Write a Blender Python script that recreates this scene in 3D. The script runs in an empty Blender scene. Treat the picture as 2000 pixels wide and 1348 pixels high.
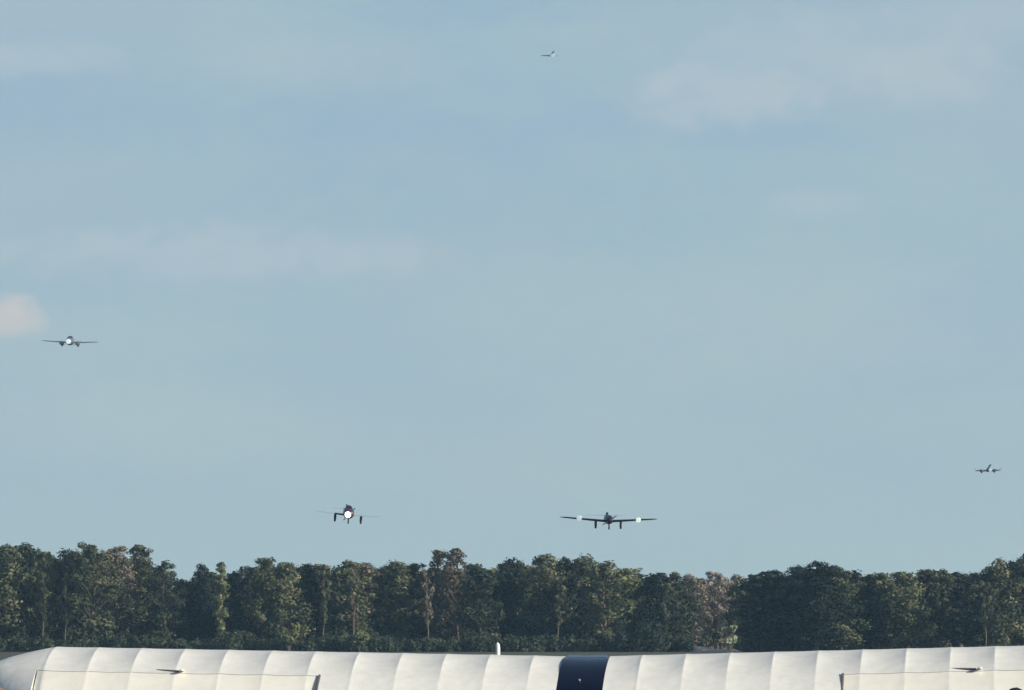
import bpy, bmesh, math, random
from mathutils import Vector, Matrix, Euler, noise
R = math.radians
C = bpy.context.scene.collection
SC = bpy.context.scene

# ------------------------------------------------------------------ camera
CAMH = 2.15
FPX = 14300.0                                  # focal length in pixels of the 2000 px wide photograph
HOR = 1250.0                                   # row of the horizon
PITCH = math.atan((HOR - 674.0) / FPX)
cam_d = bpy.data.cameras.new('camera'); cam = bpy.data.objects.new('camera', cam_d); C.objects.link(cam)
cam_d.sensor_width = 36.0; cam_d.lens = 36.0 * FPX / 2000.0
cam_d.clip_start = 0.5; cam_d.clip_end = 30000
cam.location = (0, 0, CAMH); cam.rotation_euler = (R(90) + PITCH, 0, 0)
SC.camera = cam

def at(x, y, d):
    """world point seen at photograph pixel (x, y) at ground distance d"""
    a, b = (x - 1000.0) / FPX, (674.0 - y) / FPX
    v = Vector((a, math.cos(PITCH) - b * math.sin(PITCH), math.sin(PITCH) + b * math.cos(PITCH)))
    return Vector((0, 0, CAMH)) + v * (d / v.y)

# ------------------------------------------------------------------ light
SUN_EL, SUN_AZ = R(20), R(120)                  # azimuth from +Y (view direction) towards +X
sd = Vector((math.sin(SUN_AZ) * math.cos(SUN_EL), math.cos(SUN_AZ) * math.cos(SUN_EL), math.sin(SUN_EL)))
sl = bpy.data.lights.new('sun', 'SUN'); sl.energy = 5.0; sl.angle = R(0.5); sl.color = (1.0, 0.92, 0.77)
so = bpy.data.objects.new('sun', sl); C.objects.link(so)
so.rotation_euler = sd.to_track_quat('Z', 'Y').to_euler()
so.location = (60, -40, 60)

SC.view_settings.view_transform = 'Standard'; SC.view_settings.look = 'None'
SC.view_settings.exposure = 0.0; SC.view_settings.gamma = 1.0
SC.view_settings.use_curve_mapping = False

def nn(nt, t, **kw):
    n = nt.nodes.new(t)
    for k, v in kw.items():
        if hasattr(n, k): setattr(n, k, v)
    return n
def setin(n, **kw):
    for k, v in kw.items(): n.inputs[k.replace('_', ' ')].default_value = v
def math_(nt, op, a, b=None, clamp=False):
    m = nt.nodes.new('ShaderNodeMath'); m.operation = op; m.use_clamp = clamp
    for i, v in enumerate((a, b)):
        if v is None: continue
        if isinstance(v, (int, float)): m.inputs[i].default_value = v
        else: nt.links.new(v, m.inputs[i])
    return m.outputs[0]
def mixc(nt, f, a, b, blend='MIX'):
    m = nt.nodes.new('ShaderNodeMix'); m.data_type = 'RGBA'; m.blend_type = blend
    for s, v in ((0, f), (6, a), (7, b)):
        if isinstance(v, (int, float)): m.inputs[s].default_value = v
        elif isinstance(v, tuple): m.inputs[s].default_value = (*v, 1) if len(v) == 3 else v
        else: nt.links.new(v, m.inputs[s])
    return m.outputs[2]
def ramp(nt, fac, stops):
    r = nt.nodes.new('ShaderNodeValToRGB'); e = r.color_ramp.elements
    while len(e) > 1: e.remove(e[-1])
    e[0].position = stops[0][0]; c = stops[0][1]; e[0].color = (*c, 1) if isinstance(c, tuple) else (c, c, c, 1)
    for p, c in stops[1:]:
        x = e.new(p); x.color = (*c, 1) if isinstance(c, tuple) else (c, c, c, 1)
    nt.links.new(fac, r.inputs[0]); return r.outputs[0]
def srgb(r, g, b):
    f = lambda v: (v / 255 / 12.92) if v / 255 <= 0.04045 else ((v / 255 + 0.055) / 1.055) ** 2.4
    return (f(r), f(g), f(b))

# world: Nishita sky with a thin veil of cloud over its lowest part
world = bpy.data.worlds.new('World'); SC.world = world; world.use_nodes = True
nt = world.node_tree; nt.nodes.clear()
STR = 0.10
out = nn(nt, 'ShaderNodeOutputWorld'); bg = nn(nt, 'ShaderNodeBackground'); bg.inputs[1].default_value = STR
nt.links.new(bg.outputs[0], out.inputs[0])
sky = nn(nt, 'ShaderNodeTexSky'); sky.sky_type = 'NISHITA'; sky.sun_disc = False
sky.sun_elevation = SUN_EL; sky.sun_rotation = SUN_AZ; sky.air_density = 1.0; sky.dust_density = 1.2; sky.ozone_density = 1.0
tc = nn(nt, 'ShaderNodeTexCoord'); sep = nn(nt, 'ShaderNodeSeparateXYZ'); nt.links.new(tc.outputs['Generated'], sep.inputs[0])
X, Y, Z = sep.outputs
yy = math_(nt, 'MAXIMUM', math_(nt, 'ABSOLUTE', Y), 0.05)
az = math_(nt, 'DIVIDE', X, yy); el = math_(nt, 'DIVIDE', Z, yy)
# cloud coordinates: degrees-like units (0.01 rad), stretched sideways
cmb = nn(nt, 'ShaderNodeCombineXYZ')
nt.links.new(math_(nt, 'MULTIPLY', az, 26.0), cmb.inputs[0]); nt.links.new(math_(nt, 'MULTIPLY', el, 68.0), cmb.inputs[1])
def nz(scale, detail, rough, off, coord=cmb):
    mp = nn(nt, 'ShaderNodeMapping'); mp.inputs['Location'].default_value = off; nt.links.new(coord.outputs[0], mp.inputs[0])
    n = nn(nt, 'ShaderNodeTexNoise'); setin(n, Scale=scale, Detail=detail, Roughness=rough); nt.links.new(mp.outputs[0], n.inputs[0]); return n.outputs[0]
n1 = nz(1.0, 3.0, 0.5, (3.1, 0.4, 1.7)); n2 = nz(0.55, 2.0, 0.5, (8.7, 3.3, 0.2)); n3 = nz(9.0, 3.0, 0.6, (1, 2, 3))
SKY_BLUE = tuple(v / STR for v in srgb(160, 187, 206))
SKY_PALE = tuple(v / STR for v in srgb(169, 194, 204))
SKY_MAUVE = tuple(v / STR for v in srgb(177, 193, 206))
SKY_HOR = tuple(v / STR for v in srgb(175, 199, 203))
base = mixc(nt, ramp(nt, n1, [(0.38, 0.0), (0.62, 1.0)]), SKY_BLUE, SKY_PALE)
base = mixc(nt, math_(nt, 'MULTIPLY', ramp(nt, n2, [(0.45, 0.0), (0.7, 1.0)]), 0.6), base, SKY_MAUVE)
base = mixc(nt, math_(nt, 'MULTIPLY', ramp(nt, el, [(0.0, 1.0), (0.07, 0.0)]), 0.9), base, SKY_HOR)
def blob(cx, cy, rx, ry, amt, edge=0.25):
    """soft patch of cloud centred on a direction given by its photograph pixel"""
    a0, e0 = (cx - 1000) / FPX, (HOR - cy) / FPX
    dx = math_(nt, 'MULTIPLY', math_(nt, 'SUBTRACT', az, a0), FPX / rx)
    dy = math_(nt, 'MULTIPLY', math_(nt, 'SUBTRACT', el, e0), FPX / ry)
    r2 = math_(nt, 'ADD', math_(nt, 'MULTIPLY', dx, dx), math_(nt, 'MULTIPLY', dy, dy))
    r2 = math_(nt, 'ADD', r2, math_(nt, 'MULTIPLY', math_(nt, 'SUBTRACT', n4, 0.5), 2.6))
    return math_(nt, 'MULTIPLY', ramp(nt, math_(nt, 'MULTIPLY', r2, 0.5), [(0.0, 1.0), (edge, 0.6), (0.62, 0.0)]), amt)
cm2 = nn(nt, 'ShaderNodeCombineXYZ')
nt.links.new(math_(nt, 'MULTIPLY', az, 200.0), cm2.inputs[0]); nt.links.new(math_(nt, 'MULTIPLY', el, 260.0), cm2.inputs[1])
n4 = nz(1.0, 4.0, 0.55, (4.4, 1.2, 0.0), cm2)
CLOUD = tuple(v / STR for v in srgb(208, 206, 205)); PUFF = tuple(v / STR for v in srgb(210, 207, 206))
WARM = tuple(v / STR for v in srgb(189, 203, 210)); DEEP = tuple(v / STR for v in srgb(153, 182, 205))
for cx, cy, rx, ry, amt in ((950, 12, 260, 45, 0.6), (1050, 400, 500, 110, 0.35), (300, 210, 420, 90, 0.35)):
    base = mixc(nt, blob(cx, cy, rx, ry, amt), base, DEEP)
for cx, cy, rx, ry, amt in ((1400, 190, 210, 70, 0.7), (1820, 140, 150, 70, 0.6), (1560, 110, 330, 90, 0.4), (1950, 40, 200, 50, 0.3), (250, 830, 420, 90, 0.3), (1600, 640, 500, 120, 0.25), (380, 495, 420, 65, 0.55),
                            (70, 110, 200, 40, 0.5), (1590, 395, 110, 30, 0.35), (760, 500, 160, 45, 0.25), (650, 120, 260, 60, 0.35)):
    base = mixc(nt, blob(cx, cy, rx, ry, amt), base, WARM)
base = mixc(nt, blob(0, 618, 85, 48, 0.85), base, CLOUD)
base = mixc(nt, blob(40, 596, 38, 26, 0.5), base, PUFF)
base = mixc(nt, math_(nt, 'MULTIPLY', math_(nt, 'SUBTRACT', n3, 0.5), 1.3, True), base, SKY_MAUVE)
veil = ramp(nt, Z, [(0.0, 0.94), (0.11, 0.94), (0.26, 0.0)])
nt.links.new(mixc(nt, veil, sky.outputs[0], base), bg.inputs[0])

# ------------------------------------------------------------------ materials
def mat(name, col, rough=0.6, metal=0.0, vary=0.0, scale=4.0, col2=None, bump=0.0, bscale=20.0, coat=0.0, spec=0.5, lo=0.35, hi=0.65, trans=0.0):
    m = bpy.data.materials.new(name); m.use_nodes = True; t = m.node_tree; b = t.nodes['Principled BSDF']
    b.inputs['Roughness'].default_value = rough; b.inputs['Metallic'].default_value = metal
    b.inputs['Coat Weight'].default_value = coat; b.inputs['Specular IOR Level'].default_value = spec
    b.inputs['Transmission Weight'].default_value = trans
    b.inputs['Base Color'].default_value = (*col, 1)
    tc = nn(t, 'ShaderNodeTexCoord')
    c2 = col2 or tuple(v * (1 - vary) for v in col)
    n = nn(t, 'ShaderNodeTexNoise'); setin(n, Scale=scale, Detail=5.0, Roughness=0.6); t.links.new(tc.outputs['Object'], n.inputs[0])
    t.links.new(mixc(t, ramp(t, n.outputs[0], [(lo, 0.0), (hi, 1.0)]), col, c2), b.inputs['Base Color'])
    if bump:
        n2 = nn(t, 'ShaderNodeTexNoise'); setin(n2, Scale=bscale, Detail=3.0); t.links.new(tc.outputs['Object'], n2.inputs[0])
        bp = nn(t, 'ShaderNodeBump'); bp.inputs['Strength'].default_value = bump; bp.inputs['Distance'].default_value = 0.02
        t.links.new(n2.outputs[0], bp.inputs['Height']); t.links.new(bp.outputs[0], b.inputs['Normal'])
    return m
def emis(name, col, s):
    m = bpy.data.materials.new(name); m.use_nodes = True; b = m.node_tree.nodes['Principled BSDF']
    b.inputs['Base Color'].default_value = (.03, .03, .03, 1); b.inputs['Emission Color'].default_value = (*col, 1); b.inputs['Emission Strength'].default_value = s
    b.inputs['Roughness'].default_value = 0.2
    return m

M = {}
M['fabric'] = mat('doped_fabric', (0.85, 0.845, 0.80), 0.5, vary=0.08, scale=9.0, bump=0.20, bscale=9.0, spec=.3)
M['fabric_aft'] = mat('aileron_fabric', (0.87, 0.85, 0.77), 0.5, vary=0.08, scale=5.0, bump=0.2, bscale=7.0)
M['navy'] = mat('navy_paint', (0.006, 0.012, 0.045), 0.25, vary=0.3, scale=6.0, coat=0.4)
M['skylight'] = mat('tinted_skylight', (0.003, 0.007, 0.024), 0.22, vary=0.4, scale=5.0, spec=0.5)
M['skyedge'] = mat('skylight_edge', (0.11, 0.18, 0.28), 0.3, vary=0.2)
M['black'] = mat('dark_rubber', (0.018, 0.018, 0.020), 0.7, vary=0.3)
M['gap'] = mat('gap_seal', (0.16, 0.15, 0.15), 0.8, vary=0.3)
M['grey'] = mat('grey_metal', (0.28, 0.29, 0.30), 0.4, metal=0.6, vary=0.2)
M['white'] = mat('white_paint', (0.80, 0.80, 0.77), 0.4, vary=0.06)
M['darkpl'] = mat('dark_aircraft_paint', (0.016, 0.015, 0.028), 0.35, vary=0.3)
M['maroon'] = mat('maroon_aircraft_paint', (0.12, 0.03, 0.055), 0.35, vary=0.3)
M['rust'] = mat('reddish_gear_paint', (0.10, 0.035, 0.035), 0.5, vary=0.3)
M['slate'] = mat('slate_aircraft_paint', (0.15, 0.18, 0.21), 0.4, vary=0.2)
M['teal'] = mat('dark_teal_paint', (0.03, 0.05, 0.055), 0.4, vary=0.2)
M['pale'] = mat('sun_washed_pale', (0.42, 0.50, 0.55), 0.45, vary=0.08)  # sunlit wash-out against the sky put into the colour
M['veil'] = mat('sun_washed_wing', (0.33, 0.44, 0.50), 0.5, vary=0.05)  # wing sunlit until it blends with the sky, put into its colour
M['pink'] = mat('pale_pink_paint', (0.75, 0.62, 0.66), 0.4, vary=0.08)
M['glass'] = mat('smoked_canopy', (0.02, 0.022, 0.03), 0.1, spec=0.6)
M['lamp'] = emis('lamp_white', (1.0, 0.99, 0.96), 3.0)
M['lampc'] = emis('lamp_cream', (0.78, 0.90, 0.74), 1.0)
M['patch_glow'] = emis('pale_patch_glow', srgb(184, 203, 216), 1.0)  # added glow that gives the two farthest planes a pale patch
M['lampn'] = emis('lamp_nose', (0.86, 1.0, 0.98), 0.9)
M['lampf'] = emis('lamp_faint', (0.48, 0.64, 0.64), 1.0)
M['lampy'] = emis('lamp_dim_yellow', (0.60, 0.64, 0.60), 0.45)
M['skin'] = mat('skin', (0.45, 0.27, 0.19), 0.55, vary=0.1)
M['hair'] = mat('dark_hair', (0.035, 0.026, 0.030), 0.45, vary=0.5, scale=30, bump=0.6, bscale=60)
M['shirt'] = mat('grey_shirt', (0.16, 0.16, 0.18), 0.85, vary=0.15, scale=14)
M['trouser'] = mat('dark_trousers', (0.035, 0.04, 0.06), 0.85, vary=0.2, scale=14)
M['bark'] = mat('pale_bark', (0.36, 0.30, 0.23), 0.9, col2=(0.20, 0.165, 0.125), scale=1.5, bump=0.8, bscale=6)
M['bark_dim'] = mat('grey_brown_bark', (0.15, 0.125, 0.095), 0.9, col2=(0.08, 0.068, 0.052), scale=1.5, bump=0.8, bscale=6)
M['grass'] = mat('grass', (0.035, 0.045, 0.022), 0.95, col2=(0.075, 0.075, 0.04), scale=0.05)
M['dirt'] = mat('dry_red_dirt', (0.52, 0.27, 0.17), 0.95, col2=(0.40, 0.21, 0.14), scale=0.2)
M['sand'] = mat('pale_sand', (0.52, 0.46, 0.40), 0.95, col2=(0.36, 0.32, 0.27), scale=0.8)

def leafmat(name, stops):
    m = bpy.data.materials.new(name); m.use_nodes = True; t = m.node_tree; b = t.nodes['Principled BSDF']
    b.inputs['Roughness'].default_value = 0.65; b.inputs['Specular IOR Level'].default_value = 0.25
    oi = nn(t, 'ShaderNodeObjectInfo'); tc = nn(t, 'ShaderNodeTexCoord')
    at_ = nn(t, 'ShaderNodeAttribute'); at_.attribute_name = 'tint'
    f = math_(t, 'ADD', math_(t, 'MULTIPLY', at_.outputs['Fac'], 0.72), math_(t, 'MULTIPLY', oi.outputs['Random'], 0.28))
    t.links.new(ramp(t, f, stops), b.inputs['Base Color'])
    # a little light comes through a leaf
    b.inputs['Subsurface Weight'].default_value = 0.0
    return m
LEAF = {
 'green': leafmat('leaves_green', [(0.0, (0.028, 0.040, 0.022)), (0.4, (0.066, 0.080, 0.038)), (0.75, (0.135, 0.14, 0.07)), (1.0, (0.22, 0.205, 0.12))]),
 'dark': leafmat('leaves_dark', [(0.0, (0.014, 0.022, 0.016)), (0.45, (0.036, 0.050, 0.028)), (0.75, (0.085, 0.095, 0.052)), (1.0, (0.18, 0.16, 0.10))]),
 'deep': leafmat('leaves_shade_green', [(0.0, (0.007, 0.013, 0.012)), (0.6, (0.014, 0.024, 0.018)), (0.85, (0.026, 0.040, 0.026)), (1.0, (0.085, 0.09, 0.055))]),  # shade of the dark clump put into a near-black leaf colour
 'sere': leafmat('leaves_sere', [(0.0, (0.14, 0.12, 0.09)), (0.5, (0.24, 0.20, 0.155)), (1.0, (0.36, 0.29, 0.235))]),
 'dry': leafmat('leaves_dry', [(0.0, (0.055, 0.050, 0.036)), (0.45, (0.13, 0.112, 0.082)), (0.8, (0.21, 0.175, 0.13)), (1.0, (0.28, 0.23, 0.18))]),
 'fresh': leafmat('leaves_fresh', [(0.0, (0.05, 0.068, 0.034)), (0.5, (0.12, 0.14, 0.062)), (1.0, (0.22, 0.23, 0.11))]),
 'pale': leafmat('leaves_pale', [(0.0, (0.26, 0.29, 0.18)), (1.0, (0.48, 0.50, 0.36))]),  # sunlit paleness put into the leaf colour of the gap bushes
}

# ------------------------------------------------------------------ object helpers
def obj(name, bm, m, parent=None, smooth=True, loc=None):
    me = bpy.data.meshes.new(name)
    bmesh.ops.recalc_face_normals(bm, faces=bm.faces) if not getattr(bm, 'keep', False) else None
    for e in bm.edges:
        if len(e.link_faces) == 2 and e.calc_face_angle(0) > .75: e.smooth = False
    bm.to_mesh(me); bm.free()
    for x in (m if isinstance(m, (list, tuple)) else [m]): me.materials.append(x)
    if smooth:
        for p in me.polygons: p.use_smooth = len(p.vertices) <= 4
    o = bpy.data.objects.new(name, me); C.objects.link(o)
    if parent: o.parent = parent
    if loc is not None: o.location = loc
    return o
def thing(name, label, cat, loc=(0, 0, 0), rot=(0, 0, 0), group=None):
    o = bpy.data.objects.new(name, None); C.objects.link(o); o.location = loc; o.rotation_euler = rot
    o.empty_display_size = 0.5
    o['label'] = label; o['category'] = cat
    if group: o['group'] = group
    return o
def struct(o): o['kind'] = 'structure'; return o

def add_loft(bm, rings, cap=True, closed=True):
    """rings: list of lists of points, same count"""
    vs = [[bm.verts.new(p) for p in r] for r in rings]
    n = len(rings[0])
    for a, b in zip(vs, vs[1:]):
        for i in range(n if closed else n - 1):
            j = (i + 1) % n
            try: bm.faces.new((a[i], a[j], b[j], b[i]))
            except ValueError: pass
    if cap:
        for r in (vs[0], vs[-1]):
            try: bm.faces.new(r)
            except ValueError: pass
    return vs
def ell(cx, cy, cz, rx, rz, n=16, p=2.0):
    pts = []
    for i in range(n):
        a = 2 * math.pi * i / n; c, s = math.cos(a), math.sin(a)
        pts.append(Vector((cx + rx * math.copysign(abs(c) ** (2 / p), c), cy, cz + rz * math.copysign(abs(s) ** (2 / p), s))))
    return pts
def body(bm, stations, n=16, p=2.3):
    add_loft(bm, [ell(cx, y, cz, rx, rz, n, p) for (cx, y, cz, rx, rz) in stations])
def add_tube(bm, pts, radii, n=8):
    pts = [Vector(p) for p in pts]; rings = []
    for i, p in enumerate(pts):
        d = (pts[min(i + 1, len(pts) - 1)] - pts[max(i - 1, 0)]).normalized()
        u = d.orthogonal().normalized() if abs(d.z) > 0.9 else d.cross(Vector((0, 0, 1))).normalized()
        v = d.cross(u).normalized(); r = radii[i] if isinstance(radii, (list, tuple)) else radii
        rings.append([p + u * r * math.cos(2 * math.pi * k / n) + v * r * math.sin(2 * math.pi * k / n) for k in range(n)])
    add_loft(bm, rings)
def add_wheel(bm, c, r, w, n=20):
    c = Vector(c); prof = [(-w / 2, r * 0.35), (-w / 2, r * 0.85), (-w * 0.3, r), (w * 0.3, r), (w / 2, r * 0.85), (w / 2, r * 0.35)]
    rings = [[c + Vector((x, rr * math.cos(2 * math.pi * k / n), rr * math.sin(2 * math.pi * k / n))) for k in range(n)] for x, rr in prof]
    add_loft(bm, rings)
def add_box(bm, c, s, bev=0.0):
    m = Matrix.Translation(Vector(c)) @ Matrix.Diagonal((*s, 1))
    r = bmesh.ops.create_cube(bm, size=1.0, matrix=m)
    if bev:
        es = list({e for v in r['verts'] for e in v.link_edges})
        bmesh.ops.bevel(bm, geom=es, offset=bev, segments=2, affect='EDGES')
def aerofoil(c, t, n=9):
    """closed section: list of (chordwise 0..c from the leading edge, height)"""
    up, lo = [], []
    for i in range(n + 1):
        x = (1 - math.cos(math.pi * i / n)) / 2
        th = 5 * t * (0.2969 * math.sqrt(x) - 0.126 * x - 0.3516 * x * x + 0.2843 * x ** 3 - 0.1036 * x ** 4)
        cb = 0.035 * (1 - (2 * x - 0.8) ** 2 / 1.44)
        up.append((x * c, (th + cb) * c)); lo.append((x * c, (-th * 0.7 + cb) * c))
    return up + lo[-2:0:-1]
def flat_surface(bm, st, vertical=False):
    """st: list of (span, y_le, chord, thick, offset) ; spans along x (or z when vertical)"""
    rings = []
    for s, yle, c, t, off in st:
        r = []
        for a, h in aerofoil(c, t, 7):
            r.append(Vector((h + off, yle + a, s)) if vertical else Vector((s, yle + a, h + off)))
        rings.append(r)
    add_loft(bm, rings)

# ------------------------------------------------------------------ ground
bm = bmesh.new()
ys = [-60, 40, 120, 240, 400, 700, 1100, 1400, 2000, 4000, 9000, 20000]; xs = [-12000, -3000, -800, -200, 0, 200, 800, 3000, 12000]
vv = [[bm.verts.new((x, y, 0)) for x in xs] for y in ys]
for i in range(len(ys) - 1):
    for j in range(len(xs) - 1): bm.faces.new((vv[i][j], vv[i][j + 1], vv[i + 1][j + 1], vv[i + 1][j]))
struct(obj('ground', bm, M['grass'], smooth=False))
bm = bmesh.new()                                    # dry dirt strip crossing behind the parked aircraft
rnd = random.Random(5)
a_, b_ = [], []
for i in range(41):
    x = -300 + 15 * i
    a_.append(bm.verts.new((x, 215 + rnd.uniform(-3, 3), 0.004))); b_.append(bm.verts.new((x, 420 + rnd.uniform(-4, 4), 0.004)))
for i in range(40): bm.faces.new((a_[i], a_[i + 1], b_[i + 1], b_[i]))
struct(obj('dirt_strip', bm, M['dirt'], smooth=False))

# sandy bank in the gap of the wood
bm = bmesh.new(); rnd = random.Random(8)
p0, p1 = at(1345, 1260, 1325), at(1450, 1260, 1325); rows = []
for j in range(9):
    row = []
    for i in range(25):
        u = i / 24; v = j / 8
        h = math.sin(math.pi * v) * (0.40 + 0.55 * math.exp(-((u - 0.20) / 0.22) ** 2) + 0.20 * math.exp(-((u - 0.9) / 0.2) ** 2)) * min(1, 6 * u, 6 * (1 - u))
        h += 0.05 * noise.noise(Vector((i * 0.7, j * 0.9, 0)))
        row.append(bm.verts.new((p0.x + (p1.x - p0.x) * u, 1318 + 14 * v, max(h, 0) + 0.004)))
    rows.append(row)
for a, b in zip(rows, rows[1:]):
    for i in range(24): bm.faces.new((a[i], a[i + 1], b[i + 1], b[i]))
struct(obj('sandy_bank', bm, M['sand']))

# ------------------------------------------------------------------ trees
def leaf_cluster(verts, faces, tints, c, r, n, size, rnd, tint, sq=0.85):
    for _ in range(n):
        while True:
            d = Vector((rnd.gauss(0, 1), rnd.gauss(0, 1), rnd.gauss(0, 1)))
            if d.length > 0.05: break
        d.normalize()
        rr = r * (0.45 + 0.55 * rnd.random() ** 0.5) * (1 + 0.18 * rnd.gauss(0, 1))
        p = c + Vector((d.x * rr, d.y * rr, d.z * rr * sq))
        nrm = (d * 1.0 + Vector((rnd.gauss(0, .34), rnd.gauss(0, .34), rnd.gauss(0, .34)))).normalized()
        u = nrm.orthogonal().normalized(); w = nrm.cross(u)
        a = rnd.random() * math.pi; u, w = u * math.cos(a) + w * math.sin(a), w * math.cos(a) - u * math.sin(a)
        s = size * rnd.uniform(0.6, 1.35); s2 = s * rnd.uniform(0.5, 0.9)
        k = len(verts)
        verts += [p - u * s, p - w * s2 + nrm * s * .15, p + u * s, p + w * s2 - nrm * s * .15]
        faces.append((k, k + 1, k + 2, k + 3)); tints.append(min(1, max(0, tint + rnd.gauss(0, 0.07))))
def leaf_mesh(name, verts, faces, tints, m):
    me = bpy.data.meshes.new(name); me.from_pydata([tuple(v) for v in verts], [], faces)
    a = me.attributes.new('tint', 'FLOAT', 'FACE'); a.data.foreach_set('value', tints)
    me.materials.append(m); me.update(); return me
def tree_meshes(seed, kind):
    """unit: 20 m tall, crown about 6 m wide; kinds: full, airy, column, tall (bare lower trunk)"""
    rnd = random.Random(seed); H = 20.0
    bm = bmesh.new()
    lean = Vector((rnd.uniform(-.6, .6), rnd.uniform(-.4, .4), 0))
    tp = [Vector((0, 0, 0)) + lean * (z / H) + Vector((0.25 * math.sin(z * .5 + seed), 0.2 * math.cos(z * .4 + seed), 0)) for z in (0, 4, 8, 12, 16, 18.5)]
    for p, z in zip(tp, (0, 4, 8, 12, 16, 18.5)): p.z = z
    r0 = {'full': .30, 'airy': .32, 'column': .60, 'tall': .30, 'stem': .30}[kind]
    add_tube(bm, tp, [r0, r0 * .85, r0 * .7, r0 * .5, r0 * .28, r0 * .1], 8)
    verts, faces, tints = [], [], []
    def axis(z):
        i = min(4, max(0, next((k for k in range(5) if (0, 4, 8, 12, 16, 18.5)[k + 1] >= z), 4)))
        z0, z1 = (0, 4, 8, 12, 16, 18.5)[i], (0, 4, 8, 12, 16, 18.5)[i + 1]
        return tp[i].lerp(tp[i + 1], min(1, (z - z0) / (z1 - z0)))
    if kind == 'full': zs, nb, rw, br, nl, ls = (1.8, 18.4), 58, 3.2, (1.0, 2.0), 165, .27
    elif kind == 'airy': zs, nb, rw, br, nl, ls = (3.0, 18.8), 58, 3.2, (.65, 1.4), 95, .23
    elif kind == 'column': zs, nb, rw, br, nl, ls = (1.5, 18.8), 34, 1.15, (.6, 1.15), 100, .24
    elif kind == 'stem': zs, nb, rw, br, nl, ls = (6.5, 18.6), 26, 1.7, (.4, 1.0), 55, .23
    else: zs, nb, rw, br, nl, ls = (5.5, 18.6), 46, 3.1, (.9, 1.8), 125, .27
    for k in range(nb):
        t = (k + rnd.random()) / nb; z = zs[0] + (zs[1] - zs[0]) * t
        if kind == 'column': w = rw * (0.7 + 0.6 * math.sin(t * 9 + seed)) + (0.5 if t > .8 else 0)
        else: w = rw * (0.55 + 0.6 * math.sin(math.pi * min(1, .12 + t * .84))) * (1.0 if t < .86 else .75)
        a = rnd.random() * 2 * math.pi; rad = w * rnd.random() ** 0.55
        base = axis(z); c = base + Vector((math.cos(a) * rad, math.sin(a) * rad, rnd.uniform(-.5, .5)))
        r = rnd.uniform(*br) * (1.0 if t < .8 else .72)
        c.z = min(c.z, 20.0 - r)
        s = axis(max(1.5, z - rad * .8 - 1.0))
        if rad > .5: add_tube(bm, [s, s.lerp(c, .5) + Vector((0, 0, .15)), c], [.10, .07, .03], 5)
        leaf_cluster(verts, faces, tints, c, r, int(nl * (r / br[1]) ** 1.5) + 18, ls, rnd, rnd.choice((.05, .15, .3, .4, .5, .65, .95)))
    for k in range(3 if kind != 'column' else 2):             # crown-top tufts give the uneven outline
        a = rnd.random() * 6.28; rad = rnd.uniform(.3, 2.3 if kind != 'column' else .7)
        c = axis(18) + Vector((math.cos(a) * rad, math.sin(a) * rad * .7, 0)); c.z = 19.3 - rnd.uniform(.2, 1.6)
        add_tube(bm, [axis(16), c], [.09, .03], 5)
        leaf_cluster(verts, faces, tints, c, rnd.uniform(.6, 1.0), 60, .22, rnd, rnd.uniform(.3, 1))
    me = bpy.data.meshes.new('trunk'); bmesh.ops.recalc_face_normals(bm, faces=bm.faces); bm.to_mesh(me); bm.free(); me.materials.append(M['bark'] if kind == 'column' else M['bark_dim'])
    for p in me.polygons: p.use_smooth = True
    return me, (verts, faces, tints)
POOL = {}
for kind, n in (('full', 8), ('airy', 4), ('column', 3), ('tall', 4), ('stem', 3)):
    for i in range(n):
        tr, lv = tree_meshes(100 * len(POOL) + i * 7 + 3, kind)
        POOL[(kind, i)] = (tr, lv, {})
def crown_mesh(kind, i, leaf):
    tr, lv, cache = POOL[(kind, i)]
    if leaf not in cache: cache[leaf] = leaf_mesh('crown', *lv, LEAF[leaf])
    return tr, cache[leaf]
def tree(x, ytop, wpx, kind, i, leaf, label, d, group, rz, cat='tree'):
    top = at(x, ytop, d); k = top.z / 19.6; w = wpx / FPX * d / 6.6
    if kind == 'column': w = wpx / FPX * d / 3.4
    t = thing('woodland_tree', label, cat, (top.x, d, 0), (0, 0, rz), group)
    t.scale = (w, w, k)
    tm, cm = crown_mesh(kind, i, leaf)
    for nm, me in (('trunk', tm), ('crown', cm)):
        o = bpy.data.objects.new(nm, me); C.objects.link(o); o.parent = t
    return t
D0 = 1340.0
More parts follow.
